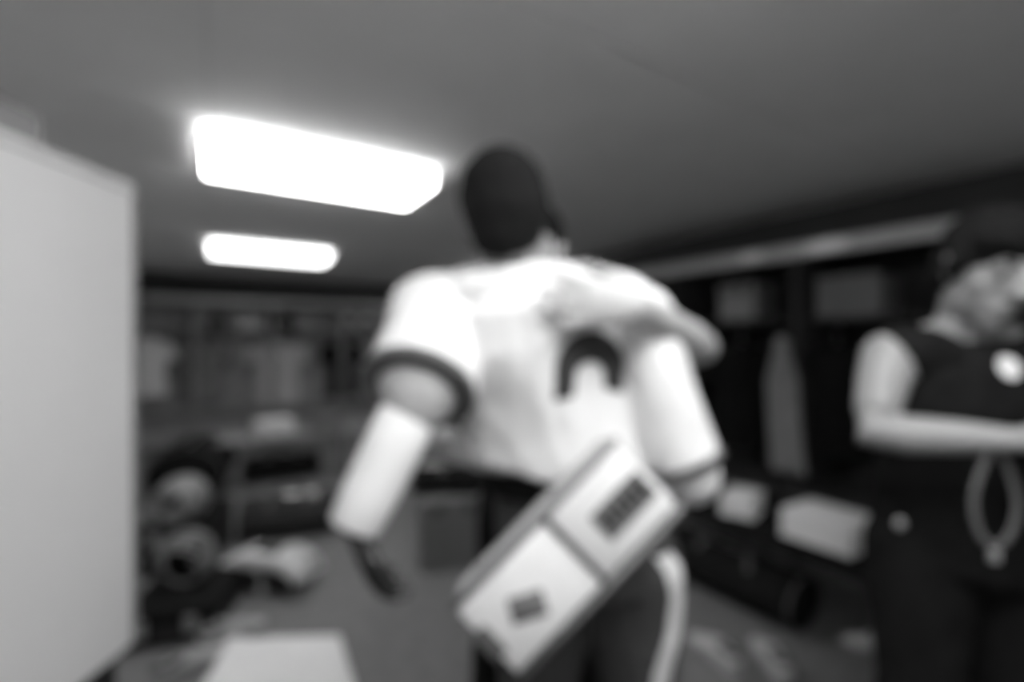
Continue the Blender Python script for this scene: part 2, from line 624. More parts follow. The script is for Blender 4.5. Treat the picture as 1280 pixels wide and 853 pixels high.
def bench(label, loc, rz, L, dep, hz, m='wood_l', ml='metal'):
    t = thing('bench', label, 'bench', loc, rz)
    n = 4
    for i in range(n):
        y = -dep / 2 + dep * i / n
        part('slat', B(-L / 2, L / 2, y + .006, y + dep / n - .006, hz - .03, hz, .005), m, t)
    for s in (-1, 1):
        for q in (-1, 1):
            part('leg', B(s * L * .42 - .02, s * L * .42 + .02, q * dep * .4 - .02, q * dep * .4 + .02, 0, hz - .032, .003), ml, t)
        part('crossbar', B(s * L * .42 - .012, s * L * .42 + .012, -dep * .4 + .021, dep * .4 - .021, .12, .15), ml, t)
    return t

# ------------------------------------------------------------------ cabinet at the left
cab = thing('white_cabinet', 'tall white laminate cabinet standing on a dark base', 'cabinet', (-0.90, 0, 0))
part('body', B(-.50, -.022, .42, 1.135, .70, 1.75, .003), 'white_panel', cab)
part('side_panel', B(-.020, 0, .40, 1.14, .68, 1.752, .003), 'white_panel', cab)
part('edge_strip', B(-.50, 0.0, 1.141, 1.158, .68, 1.752, .002), 'plastic_g', cab)
part('top_board', B(-.50, .004, .40, 1.14, 1.753, 1.772, .002), 'white_panel', cab)
part('base', B(-.50, -.03, .42, 1.13, 0, .679, .004), 'charcoal', cab)
part('door', B(-.49, -.03, .395, .419, .71, 1.74, .004), 'white_panel', cab)
part('handle', B(-.09, -.07, .375, .394, 1.15, 1.3, .006), 'metal', cab)
carton('grey cardboard box lying on top of the white cabinet', (-1.06, .80, 1.773), .04, .26, .30, .075, 'carton')

# ------------------------------------------------------------------ things on the right
def on_right(y, dx, z):        # a place in the right-hand stalls, dx from the wall
    return R(X1 - dx, y, z)


def hit_right(px, dx):         # room y of the plane x = X1-dx seen in column px
    t = (px - 640) / F
    d = (X1 - dx) / (SA + CA * t)
    return (CA - SA * t) * d, d


# white ovals that stand in for lamp highlights on the stall rail
for px_, lab, a_ in ((940, 'small white oval imitating a lamp highlight on the rail above the right-hand stalls', .085), (1035, 'large white oval imitating a lamp highlight on the rail above the right-hand stalls', .125)):
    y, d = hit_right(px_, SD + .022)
    t_ = thing('highlight_plate', lab, 'highlight', on_right(y, SD + .0215, 1.965), A - math.pi / 2)
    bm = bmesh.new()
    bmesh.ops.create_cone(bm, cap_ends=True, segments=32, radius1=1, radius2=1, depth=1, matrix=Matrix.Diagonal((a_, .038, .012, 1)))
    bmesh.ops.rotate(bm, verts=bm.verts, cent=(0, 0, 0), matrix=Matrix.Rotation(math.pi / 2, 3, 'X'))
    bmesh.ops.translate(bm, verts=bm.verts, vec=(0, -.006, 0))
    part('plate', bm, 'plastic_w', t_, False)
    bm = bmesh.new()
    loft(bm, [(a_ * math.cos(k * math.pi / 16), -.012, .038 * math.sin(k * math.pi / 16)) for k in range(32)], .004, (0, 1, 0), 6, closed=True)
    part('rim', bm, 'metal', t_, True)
# shelf things
y, d = hit_right(925, .38)
crate('grey lidded box on a stall shelf by the raised arm', on_right(y, .30, 1.546), A - math.pi / 2, .26, .26, .24)
y, d = hit_right(1065, .38)
carton('cardboard box on the shelf of the stall beside the person in black', on_right(y, .30, 1.546), A - math.pi / 2, .34, .30, .25, 'dimbox')
# hanging clothes
y, d = hit_right(982, SD)
ht = thing('hanging_towel', 'narrow grey towel hanging at the stall divider behind the bench', 'towel', on_right(y, SD + .03, 1.42), A - math.pi / 2)
bm = bmesh.new()
loft(bm, [(0, .02, 0), (0, -.02, 0)], .008, n=8)
part('peg', bm, 'metal', ht, True)
bm = bmesh.new()
n = 24
g = []
for i in range(n + 1):
    z = .01 - .86 * i / n
    hw = .03 + .07 * min(1, i / 8)
    g.append([bm.verts.new((hw * (2 * k / 16 - 1) + .05 * (i / n) ** 2, -.022 - .016 * math.sin(k * 1.4 + .05 * i) * min(1, i / 5), z)) for k in range(17)])
for i in range(n):
    for k in range(16):
        bm.faces.new((g[i][k], g[i + 1][k], g[i + 1][k + 1], g[i][k + 1]))
bmesh.ops.recalc_face_normals(bm, faces=bm.faces[:])
bmesh.ops.solidify(bm, geom=bm.faces[:], thickness=.006)
part('cloth', bm, 'grey', ht, True)
y, d = hit_right(1045, .3)
hanging_jersey('black shirt hanging in the stall beside the person in black', on_right(y, .27, 1.44), A - math.pi / 2 + .9, 'black', wd=.44, ln=.8)
y, d = hit_right(925, .3)
hanging_jersey('black shirt hanging in the stall under the grey lidded box', on_right(y, .27, 1.44), A - math.pi / 2 + .8, 'black', wd=.44, ln=.85)
# bench in front of the stalls with white things
BX, BY = 2.40, 1.55
bench('black slatted bench in front of the right-hand stalls', R(BX, BY), A + math.pi / 2, 1.7, .42, .49, 'black', 'charcoal')
folded_towel('thick white folded towel on the black slatted bench', R(BX - .02, 1.10, .491), A + math.pi / 2, .30, .27, 6)
folded_towel('small pale folded towel on the black slatted bench near the player in white', R(BX - .02, 1.52, .491), A + math.pi / 2 + .3, .17, .22, 5)
duffel('black duffel bag on the floor under the black slatted bench', R(BX + .02, BY + .05), A + math.pi / 2, .75, .16, 'black')
# shoes on the floor
for px_, py_, d_, rz_, m_, lab in ((892, 822, 2.12, 1.9, 'pale', 'grey trainer on the floor behind the player in white, toe to the stalls'),
                                   (962, 830, 2.08, 1.5, 'pale', 'pale trainer on the floor beside the black slatted bench'),
                                   (1100, 822, 2.15, 2.6, 'pale', 'worn grey trainer on the floor behind the person in black')):
    p = at(px_, py_, d_)
    shoe(lab, (p.x, p.y, 0), rz_, m_)

# ------------------------------------------------------------------ things at the far wall and on the left
def hit_back(px, dy):
    t = (px - 640) / F
    d = (Y1 - dy) / (CA - SA * t)
    return (SA + CA * t) * d, d


def on_back(px, dy, z):
    x, d = hit_back(px, dy)
    return R(x, Y1 - dy, z)


helmet('helmet', 'white helmet on a far stall shelf near the player in white', 'plastic_w', on_back(432, .30, 1.546), A + math.pi - .4, 'white helmets on the far shelf', sc=1.25)
helmet('helmet', 'white helmet on a far stall shelf near the player in white', 'plastic_w', on_back(458, .30, 1.546), A + math.pi + .2, 'white helmets on the far shelf', sc=1.25)
helmet('helmet', 'black helmet on the far stall shelf', 'plastic_b', on_back(272, .30, 1.546), A + math.pi + .3)
crate('dark lidded box on the far stall shelf', on_back(352, .30, 1.546), A, .34, .28, .2, 'charcoal')
carton('grey box between the helmet and the dark lidded box on the far shelf', on_back(312, .30, 1.546), A, .3, .25, .22, 'lgrey')
hanging_jersey('white shirt hanging in a far stall above the bench towels', on_back(346, .25, 1.44), A, 'pale', wd=.66, ln=1.0)
hanging_jersey('grey shirt hanging in a far stall under the black helmet', on_back(254, .25, 1.44), A, 'grey', wd=.5, ln=.9)
hanging_jersey('black shirt hanging in a far stall under the white helmets', on_back(428, .25, 1.44), A, 'black', wd=.5, ln=.95)
hanging_jersey('white shirt hanging in the far corner stall beside the white cabinet', on_back(186, .30, 1.50), A, 'white', wd=.42, ln=.85)

p = at(345, 600, 4.9)
bench('long slatted bench in the middle of the room', (p.x, p.y, 0), A, 1.7, .36, .45)
q = Matrix.Rotation(A, 3, 'Z')
bp = Vector((p.x, p.y, 0))
folded_towel('stack of white folded towels on the slatted bench', bp + q @ Vector((-.02, .0, .451)), A + .2, .34, .28, 7)
crate('grey lidded crate on the slatted bench', bp + q @ Vector((.48, .03, .451)), A, .34, .26, .12)
duffel('black duffel bag lying under the slatted bench', bp + q @ Vector((.05, -.02, 0)), A, .7, .15, 'black')
p = at(243, 560, 4.4)
duffel('large black duffel bag standing on the floor left of the slatted bench', (p.x, p.y, 0), A + 1.4, .7, .30, 'black')

# left foreground heap
def trunk(label, loc, rz, hz):
    c1 = thing('equipment_trunk', label, 'trunk', loc, rz)
    part('body', B(-.2, .2, -.25, .25, 0, hz - .07, .012), 'charcoal', c1)
    part('lid', B(-.205, .205, -.255, .255, hz - .068, hz, .012), 'black', c1)
    for s in (-1, 1):
        part('latch', B(s * .1 - .025, s * .1 + .025, -.272, -.256, hz - .11, hz - .03, .004), 'cage', c1)
p = at(222, 735, 2.35)
trunk('low black equipment trunk carrying an upturned grey helmet', (p.x, p.y + .08, 0), .25, .17)
helmet('helmet', 'upturned grey helmet on the low black trunk beside the white cabinet', 'plastic_g', (p.x + .01, p.y - .0, .172 + .085), 0, rot=(math.radians(62), 0, math.pi + .15))
p = at(222, 655, 3.0)
trunk('tall black equipment trunk carrying a grey helmet', (p.x, p.y + .1, 0), .3, .30)
helmet('helmet', 'grey helmet with open cage standing on the tall black trunk', 'plastic_g', (p.x + .03, p.y - .0, .302), math.pi - .55, sc=1.15)
p = at(342, 760, 2.75)
shoulder_pads('white plastic shoulder pads lying on the floor beside the trunks', (p.x, p.y, .005), -.12, 'plastic_w', .88)
p = at(362, 640, 3.5)
duffel('charcoal duffel bag on the floor behind the white shoulder pads', (p.x, p.y, 0), .35, .62, .17, 'charcoal')
p = at(292, 790, 2.25)
shoe('pale trainer on the floor in front of the white shoulder pads', (p.x, p.y, .0), .9, 'lgrey')
p = at(240, 842, 2.03)
shoe('grey trainer on the floor near the white sheet of cloth', (p.x, p.y, .0), 1.2, 'lgrey')

# white cloth on the floor
tw = thing('spread_towel', 'white towel spread flat on the floor near the trainers', 'towel', (0, 0, 0))
bm = bmesh.new()
c0, c1_, c2, c3 = [Vector((v.x, v.y, 0)) for v in (at(285, 806, 2.21), at(425, 800, 2.24), at(455, 900, 1.76), at(235, 900, 1.76))]
n = 26
g = [[None] * (n + 1) for _ in range(n + 1)]
for i in range(n + 1):
    for j in range(n + 1):
        u, v = i / n, j / n
        P = (c0 * (1 - u) + c1_ * u) * (1 - v) + (c3 * (1 - u) + c2 * u) * v
        g[i][j] = bm.verts.new((P.x, P.y, .012 + .010 * (1 + noise.noise(P * 7))))
for i in range(n):
    for j in range(n):
        bm.faces.new((g[i][j], g[i][j + 1], g[i + 1][j + 1], g[i + 1][j]))
bmesh.ops.recalc_face_normals(bm, faces=bm.faces[:])
bmesh.ops.solidify(bm, geom=bm.faces[:], thickness=.010)
part('cloth', bm, 'white2', tw, True)
bm = bmesh.new()
for u in (.06, .94):
    loft(bm, [((c0 * (1 - u) + c1_ * u) * (1 - v / 20) + (c3 * (1 - u) + c2 * u) * (v / 20)) + Vector((0, 0, .026 + .010 * noise.noise(((c0 * (1 - u) + c1_ * u) * (1 - v / 20) + (c3 * (1 - u) + c2 * u) * (v / 20)) * 7))) for v in range(21)], (.008, .003), (0, 0, 1), 6)
part('woven_band', bm, 'lgrey', tw, True)

p = at(562, 690, 3.1)
crate('grey lidded storage crate on the floor behind the two hugging people', (p.x, p.y, 0), .3, .40, .32, .40)
duffel('small black duffel bag lying on the grey storage crate', (p.x + .08, p.y, .431), .1, .62, .105, 'black')

# ------------------------------------------------------------------ people
def V(*a):
    return Vector(a)


def frame(fwd, up=(0, 0, 1), origin=(0, 0, 0)):
    f = Vector(fwd).normalized()
    u = Vector(up)
    r = f.cross(u).normalized()        # to the figure's right
    u = r.cross(f).normalized()
    return Matrix.Translation(Vector(origin)) @ Matrix((r, f, u)).transposed().to_4x4()


def head_parts(bm, H):
    """H: frame matrix with x right, y forward, z up, origin head centre"""
    rot = H.to_3x3()
    def e(c, r, rr=None):
        ell(bm, H @ Vector(c), r, rot if rr is None else rot @ rr.to_matrix())
    e((0, -.015, .032), (.074, .095, .086))
    e((0, .030, .0), (.064, .062, .085))
    e((0, .030, -.05), (.056, .058, .062))
    e((0, .022, -.025), (.064, .064, .078))
    e((0, .062, -.096), (.026, .026, .022))
    e((0, .058, -.066), (.036, .034, .03))
    for s in (-1, 1):
        e((s * .038, .050, -.022), (.025, .026, .032))
        e((s * .030, .078, .026), (.026, .014, .009))
        e((s * .077, -.004, -.006), (.009, .019, .032), Euler((0.2, 0, -s * .35)))
        e((s * .080, -.012, .014), (.010, .012, .014))
        e((s * .046, .006, -.062), (.016, .040, .034))
    loft(bm, [H @ Vector(c) for c in ((0, .086, .022), (0, .100, .0), (0, .113, -.024), (0, .104, -.036))], [.008, .0095, .0135, .009], H.to_3x3() @ Vector((0, 1, 0)), 10)
    for s in (-1, 1):
        e((s * .011, .098, -.029), (.008, .010, .007))
    e((0, .088, -.060), (.022, .010, .0055))
    e((0, .087, -.070), (.019, .010, .006))


def face_parts(H, parent, closed=False):
    rot = H.to_3x3()
    for s in (-1, 1):
        bm = bmesh.new()
        ell(bm, H @ Vector((s * .030, .0755, .008)), (.0125, .0125, .0115 if not closed else .010), rot)
        ey = part('eye', bm, 'eye' if not closed else 'skin_d', parent, True)
        bm = bmesh.new()
        if closed:
            loft(bm, [H @ Vector((s * .030 + k * .012, .0875 - abs(k) * .004, .003 - .003 * (1 - k * k))) for k in (-1, -.5, 0, .5, 1)], .0016, rot @ Vector((0, 0, 1)), 6)
            part('eyelash', bm, 'hair', ey, True)
        else:
            ell(bm, H @ Vector((s * .030, .0865, .007)), (.0058, .003, .0058), rot)
            part('iris', bm, 'iris', ey, True)
        bm = bmesh.new()
        loft(bm, [H @ Vector((s * (.014 + .036 * k), .0915 - .016 * k * k, .028 + .006 * math.sin(k * 3))) for k in (0, .25, .5, .75, 1)], [.003, .0045, .0045, .004, .002], rot @ Vector((0, 1, 0)), 8)
        part('eyebrow', bm, 'hair', parent, True)
    bm = bmesh.new()
    for z, rz_ in ((-.0605, .0045), (-.0695, .0055)):
        ell(bm, H @ Vector((0, .0905, z)), (.021, .0085, rz_), rot)
    part('lips', bm, 'lip', parent, True)


def hand_parts(bm, wrist, d, palm_n, side, curl=.3, s=1.0, spread=.06, tip_n=None):
    """d: direction wrist->fingers, palm_n: the way the palm faces, side: +1 when the thumb lies to d x palm_n"""
    d = Vector(d).normalized()
    nrm = Vector(palm_n)
    nrm = (nrm - d * nrm.dot(d)).normalized()
    t = d.cross(nrm).normalized() * side       # towards the thumb
    W = Vector(wrist)
    # palm
    loft(bm, [W - d * .012, W + d * .02 * s, W + d * .055 * s, W + d * .088 * s], [(.024 * s, .019 * s), (.034 * s, .017 * s), (.041 * s, .0155 * s), (.040 * s, .012 * s)], nrm, 16)
    lens = [.070, .078, .072, .056]
    for k in range(4):
        off = (.030 - .020 * k) * s
        b = W + d * (.080 - .004 * abs(k - 1)) * s + t * off
        dd = (d + t * spread * (1.5 - k)).normalized()
        pts = [b]
        ang = 0
        for j, fr in enumerate((.46, .30, .24)):
            ang += curl * (.5 if j == 0 else .9)
            v = dd * math.cos(ang) + nrm * math.sin(ang)
            pts.append(pts[-1] + v * lens[k] * fr * s)
        limb(bm, pts, [.0098 * s, .0092 * s, .0084 * s, .0072 * s], t, 10)
    b = W + d * .022 * s + t * .026 * s + nrm * .006 * s
    v1 = (d * .62 + t * .72 + nrm * .2).normalized()
    v2 = (d * .90 + t * .35 + nrm * .35).normalized()
    limb(bm, [b - v1 * .012, b + v1 * .036 * s, b + v1 * .036 * s + v2 * .03 * s, b + v1 * .036 * s + v2 * .052 * s], [.0150 * s, .0125 * s, .0105 * s, .0085 * s], nrm, 10)


def foot_parts(bm, ankle, yaw, s=1.0, grow=0.0):
    f = Vector((math.cos(yaw), math.sin(yaw), 0))
    a = Vector((ankle[0], ankle[1], 0))
    g = grow
    loft(bm, [a - f * .07 + V(0, 0, .045), a - f * .03 + V(0, 0, .055), a + f * .05 + V(0, 0, .048), a + f * .12 + V(0, 0, .034), a + f * .17 + V(0, 0, .026), a + f * .195 + V(0, 0, .022)],
         [(.026 + g, .036 + g * .3), (.034 + g, .048 + g * .3), (.038 + g, .042 + g * .3), (.045 + g, .030 + g * .3), (.042 + g, .022 + g * .3), (.026 + g, .016 + g * .3)], (0, 0, 1), 14)


def lerp(a, b, k):
    return Vector(a) * (1 - k) + Vector(b) * k


def arm_pts(sh, el, wr):
    return ([sh, lerp(sh, el, .35), lerp(sh, el, .75), el, lerp(el, wr, .25), lerp(el, wr, .65), wr],
            [.056, .052, .043, .040, .042, .034, (.029, .023)])


def torso_pts(J):
    """pelvis, waist, chest, upper chest, neck base - (points, half width, half depth)"""
    pe, nb = Vector(J['pelvis']), Vector(J['neck'])
    ch = Vector(J['chest'])
    wa = lerp(pe, ch, .48)
    uc = lerp(ch, nb, .55)
    return ([pe - V(0, 0, .07), pe, lerp(pe, wa, .6), wa, lerp(wa, ch, .55), ch, uc, nb],
            [(.150, .105), (.170, .115), (.155, .105), (.142, .100), (.155, .108), (.172, .115), (.155, .095), (.070, .060)])


def leg_pts(hp, kn, an):
    return ([hp, lerp(hp, kn, .3), lerp(hp, kn, .8), kn, lerp(kn, an, .3), lerp(kn, an, .75), an],
            [.092, .088, .064, .058, .060, .044, .038])


def human(t, J, skin='skin', voxel=.006, hands=None, side_dir=None):
    bm = bmesh.new()
    fw = Vector(J['fwd'])
    tp, tr = torso_pts(J)
    loft(bm, tp, tr, fw, 24)
    # shoulders / trapezius
    for k in 'LR':
        limb(bm, [lerp(J['chest'], J['neck'], .55), lerp(J['neck'], J['sh' + k], .85) - V(0, 0, .012)], [.06, .058], fw)
        limb(bm, [Vector(J['neck']) + V(0, 0, .035), lerp(J['neck'], J['sh' + k], .8) + V(0, 0, .005)], [.042, .04], fw)
    H = J['head']
    hc = H.translation
    limb(bm, [Vector(J['neck']) - V(0, 0, .03), Vector(J['neck']) + V(0, 0, .03), H @ V(0, -.022, -.06)], [.066, .058, .055], fw)
    head_parts(bm, H)
    for k in 'LR':
        a, r = arm_pts(J['sh' + k], J['el' + k], J['wr' + k])
        limb(bm, a, r, J.get('armref' + k, (0, 1, 0)))
        if hands and k in hands:
            hand_parts(bm, J['wr' + k], **hands[k])
        a, r = leg_pts(J['hip' + k], J['kn' + k], J['an' + k])
        limb(bm, a, r, fw)
        foot_parts(bm, J['an' + k], J['yaw' + k])
    return fuse('body', bm, skin, t, voxel, 7)


def trousers(t, J, m, grow=.014, name='trousers', top=.05):
    bm = bmesh.new()
    fw = Vector(J['fwd'])
    pe = Vector(J['pelvis'])
    up = (Vector(J['chest']) - pe).normalized()
    loft(bm, [pe - V(0, 0, .09), pe - V(0, 0, .02), pe + up * .08, pe + up * (.10 + top)], [(.160 + grow, .118 + grow), (.178 + grow, .125 + grow), (.168 + grow, .118 + grow), (.152 + grow, .108 + grow)], fw, 28)
    for k in 'LR':
        a, r = leg_pts(J['hip' + k], J['kn' + k], Vector(J['an' + k]) + V(0, 0, .01))
        r = [x + grow + (.012 if i > 2 else 0.004) for i, x in enumerate(r)]
        loft(bm, a, r, fw, 20)
        ell(bm, a[0], r[0])
    return fuse(name, bm, m, t, .008, 3, .006, .09)


def shoes_for(t, J, m='plastic_b'):
    for k in 'LR':
        bm = bmesh.new()
        foot_parts(bm, J['an' + k], J['yaw' + k], grow=.010)
        for v in bm.verts:
            v.co.z = max(v.co.z, .003)
        part('shoe', bm, m, t, True)


def hair_cap(t, H, parts, m='hair', wob=.004, ws=.02):
    bm = bmesh.new()
    rot = H.to_3x3()
    for c, r in parts:
        ell(bm, H @ Vector(c), r, rot, 24, 14)
    return fuse('hair', bm, m, t, .004, 2, wob, ws)


def bvh_of(o):
    dg = bpy.context.evaluated_depsgraph_get()
    return BVHTree.FromObject(o, dg)


def project_poly(name, outline, target, direction, origin_fn, m, parent, off=.003, cell=.006, thick=.002):
    """flat outline (u, v) list -> triangulated, fine, laid on to target by ray casting"""
    bm = bmesh.new()
    vs = [bm.verts.new((u, v, 0)) for u, v in outline]
    es = [bm.edges.new((vs[i], vs[(i + 1) % len(vs)])) for i in range(len(vs))]
    bmesh.ops.triangle_fill(bm, edges=es, use_beauty=True)
    for _ in range(4):
        lg = [e for e in bm.edges if e.calc_length() > cell * 2]
        if not lg:
            break
        bmesh.ops.subdivide_edges(bm, edges=lg, cuts=1)
        bmesh.ops.triangulate(bm, faces=bm.faces[:])
    tree = bvh_of(target)
    d = Vector(direction).normalized()
    for v in bm.verts:
        o = origin_fn(v.co.x, v.co.y)
        hit, nrm, idx, dist = tree.ray_cast(o, d)
        v.co = (hit - d * off) if hit is not None else o + d * 0.1
    return part(name, bm, m, parent, True)


# ---------------------------------------- player in white, seen from behind
P1 = thing('person', 'person in white numbered jersey seen from behind, leaning into a hug', 'person', (.16, 1.05, 0))
off1 = Vector((.16, 1.05, 0))
def rel(o, base):              # meshes below are made in world coordinates: shift them to the thing's base
    o.data.transform(Matrix.Translation(-base))
def rel_tree(t):
    b = t.location
    for c in t.children:
        rel(c, b)
        for g in c.children:
            rel(g, b)

H1 = frame((-.12, 1, -.10), (-.16, 0.05, 1), (-.016, 1.0, 1.658))
J1 = dict(fwd=(-.10, 1, 0), pelvis=V(.165, 1.05, .98), chest=V(.06, 1.04, 1.34), neck=V(.035, 1.02, 1.515), head=H1,
          shL=V(-.145, 1.05, 1.455), elL=V(-.180, .875, 1.285), wrL=V(-.268, .82, 1.085),
          shR=V(.235, 1.03, 1.445), elR=V(.358, .985, 1.14), wrR=V(.33, 1.235, 1.17),
          hipL=V(.075, 1.06, .92), knL=V(.05, 1.09, .50), anL=V(.03, 1.02, .09), yawL=1.75,
          hipR=V(.255, 1.05, .92), knR=V(.29, 1.10, .50), anR=V(.31, 1.02, .09), yawR=1.35)
human(P1, J1, 'skin_d', .006, dict(
    R=dict(d=(-.75, .5, .05), palm_n=(-.2, -1, 0), side=-1, curl=.35)))
trousers(P1, J1, 'pants', .016, 'trousers', .07)
shoes_for(P1, J1)
hair_cap(P1, H1, [((0, -.016, .038), (.090, .108, .097)), ((0, -.044, .0), (.087, .080, .088)), ((-.008, -.05, -.05), (.072, .056, .050))], 'hair', .003)
# jersey over shoulder pads
bm = bmesh.new()
nb, ch, pe = J1['neck'], J1['chest'], J1['pelvis']
loft(bm, [V(.10, 1.05, 1.125), V(.105, 1.05, 1.15), V(.09, 1.045, 1.22), V(.075, 1.04, 1.31), V(.055, 1.035, 1.40), V(.04, 1.03, 1.475), V(.035, 1.025, 1.535)],
     [(.198, .150), (.202, .155), (.190, .148), (.190, .150), (.205, .155), (.190, .140), (.085, .080)], (-.1, 1, 0), 36)
# pads
ell(bm, (-.155, 1.04, 1.480), (.098, .120, .062), Euler((0, -.10, 0)))
ell(bm, (-.175, 1.02, 1.445), (.082, .110, .080))
ell(bm, (.225, 1.03, 1.475), (.105, .120, .062), Euler((0, .35, 0)))
ell(bm, (.255, 1.02, 1.435), (.085, .110, .085))
limb(bm, [V(-.10, 1.02, 1.50), V(.035, 1.02, 1.525), V(.18, 1.02, 1.50)], [(.05, .09)] * 3, (0, 1, 0))
# sleeves
sleeveL_end = lerp(J1['shL'], J1['elL'], .86)
loft(bm, [J1['shL'] + V(-.012, 0, .01), lerp(J1['shL'], J1['elL'], .45), sleeveL_end], [(.100, .112), (.102, .106), (.104, .104)], (0, 1, 0), 24)
sleeveR_end = lerp(J1['shR'], J1['elR'], .97)
loft(bm, [J1['shR'] + V(.012, 0, .0), lerp(J1['shR'], J1['elR'], .5), sleeveR_end], [(.090, .112), (.080, .095), (.074, .086)], (0, 1, 0), 24)
jersey = fuse('jersey', bm, 'jersey', P1, .007, 6, .008, .11)
# sleeve trims and arm sleeve
def band(p0, p1, r0, r1, name, m, ref=(0, 1, 0)):
    bm = bmesh.new()
    loft(bm, [p0, lerp(p0, p1, .1), lerp(p0, p1, .9), p1], [r0, (r0[0] + .003, r0[1] + .003), (r1[0] + .003, r1[1] + .003), r1], ref, 28)
    return part(name, bm, m, P1, True)
dL = (J1['elL'] - J1['shL']).normalized()
band(sleeveL_end - dL * .012, sleeveL_end + dL * .010, (.105, .105), (.106, .106), 'sleeve_trim', 'trim')
bm = bmesh.new()
loft(bm, [sleeveL_end - dL * .01, sleeveL_end + dL * .03, J1['elL'] + V(-.006, -.004, -.018), lerp(J1['elL'], J1['wrL'], .14)], [(.080, .080), (.070, .068), (.054, .052), (.050, .048)], (0, 1, 0), 24)
part('undershirt_sleeve', bm, 'under', P1, True)
bm = bmesh.new()
eL, wL = J1['elL'], J1['wrL']
loft(bm, [lerp(eL, wL, .08), lerp(eL, wL, .12), lerp(eL, wL, .4), lerp(eL, wL, .75), lerp(eL, wL, 1.0), lerp(eL, wL, 1.03)], [(.047, .047), (.052, .050), (.052, .049), (.049, .045), (.045, .042), (.042, .038)], (0, 1, 0), 24)
part('arm_sleeve', bm, 'white', P1, True)
# glove over the left hand
bm = bmesh.new()
hand_parts(bm, J1['wrL'], d=(.10, .05, -.35), palm_n=(.9, .3, .25), side=1, curl=.55, s=1.06)
fuse('glove', bm, 'plastic_b', P1, .004, 2)
# right cuff by the elbow
dR = (J1['elR'] - J1['shR']).normalized()
band(sleeveR_end - dR * .008, sleeveR_end + dR * .008, (.077, .089), (.075, .087), 'sleeve_trim', 'trim')
bm = bmesh.new()
eR, wR = J1['elR'], J1['wrR']
limb(bm, [eR + V(.004, -.008, -.012), lerp(eR, wR, .3), lerp(eR, wR, .95)], [.060, .054, .042])
part('arm_sleeve', bm, 'white', P1, True)
# collar
bm = bmesh.new()
loft(bm, [V(.03 + .076 * math.cos(k * math.pi / 14), 1.025 + .072 * math.sin(k * math.pi / 14), 1.543 + .012 * math.sin(k * math.pi / 14)) for k in range(28)], .009, (0, 0, 1), 8, closed=True)
part('collar', bm, 'lgrey', P1, True)
# number on the back: the arched upper half of a figure, the lower half lost in folds
def px_origin(dd):
    return lambda u, v: V((u - 640) / F * dd, dd - .25, CAMZ + (426.5 - v) / F * dd)
outer = [(692, 500)] + [(740 - 47 * math.cos(a_ * math.pi / 16), 462 - 49 * math.sin(a_ * math.pi / 16)) for a_ in range(17)] + [(785, 494)]
inner = [(757, 486)] + [(738 + 19 * math.cos(a_ * math.pi / 12), 470 - 18 * math.sin(a_ * math.pi / 12)) for a_ in range(13)] + [(716, 495)]
project_poly('number_print', outer + inner, jersey, (0, 1, 0), px_origin(.90), 'print', P1)
def rect_px(x, y, a, b, ang):
    c_, s_ = math.cos(ang), math.sin(ang)
    return [(x + c_ * u - s_ * v, y + s_ * u + c_ * v) for u, v in ((-a, -b), (a, -b), (a, b), (-a, b))]
# seam line of the yoke over the left shoulder
# waistband, belt and side stripes
trs = [c for c in P1.children if c.name.startswith('trousers')][0]
stripe_path = [(826, 690), (842, 712), (850, 745), (846, 790), (832, 840), (824, 900), (820, 960)]
out = [(x - 13, y) for x, y in stripe_path] + [(x + 13, y) for x, y in reversed(stripe_path)]
project_poly('side_stripe', out, trs, (0, 1, 0), px_origin(.96), 'white', P1, off=.004, cell=.010)
bm = bmesh.new()
pb = pe + (ch - pe).normalized() * .13
loft(bm, [pb - V(0, 0, .02), pb + V(0, 0, .02)], [(.182, .136), (.178, .132)], J1['fwd'], 32)
part('belt', bm, 'black', P1, True)

# ---------------------------------------- person hugged, mostly hidden behind
P2 = thing('person', 'person in black facing the camera, bare arm laid round the jersey', 'person', (.12, 1.40, 0))
H2 = frame((-.25, -1, -.12), (.10, .0, 1), (.055, 1.30, 1.645))
J2 = dict(fwd=(-.05, -1, 0), pelvis=V(.10, 1.44, .97), chest=V(.11, 1.42, 1.31), neck=V(.10, 1.40, 1.485), head=H2,
          shR=V(-.09, 1.40, 1.42), elR=V(-.19, 1.24, 1.165), wrR=V(-.125, 1.02, 1.175),
          shL=V(.30, 1.36, 1.435), elL=V(.432, 1.095, 1.385), wrL=V(.225, .862, 1.462),
          hipL=V(.19, 1.45, .92), knL=V(.20, 1.41, .50), anL=V(.21, 1.46, .09), yawL=-1.3,
          hipR=V(.01, 1.45, .92), knR=V(-.03, 1.41, .50), anR=V(-.06, 1.46, .09), yawR=-1.8)
human(P2, J2, 'skin_l', .0055, dict(
    L=dict(d=(-1, -.05, .08), palm_n=(0, 1, -.12), side=-1, curl=.07, s=1.12, spread=.10),
    R=dict(d=(.9, -.45, -.05), palm_n=(.2, 1, 0), side=1, curl=.2)))
trousers(P2, J2, 'black', .014)
shoes_for(P2, J2)
hair_cap(P2, H2, [((0, -.02, .045), (.080, .098, .084)), ((0, -.05, .0), (.076, .066, .07))])
face_parts(H2, P2)
bm = bmesh.new()
loft(bm, [V(.10, 1.44, .93), V(.105, 1.43, 1.05), V(.11, 1.42, 1.2), V(.11, 1.42, 1.33), V(.105, 1.41, 1.42), V(.10, 1.405, 1.475)], [(.185, .135), (.180, .130), (.172, .128), (.188, .132), (.180, .115), (.085, .075)], (0, 1, 0), 28)
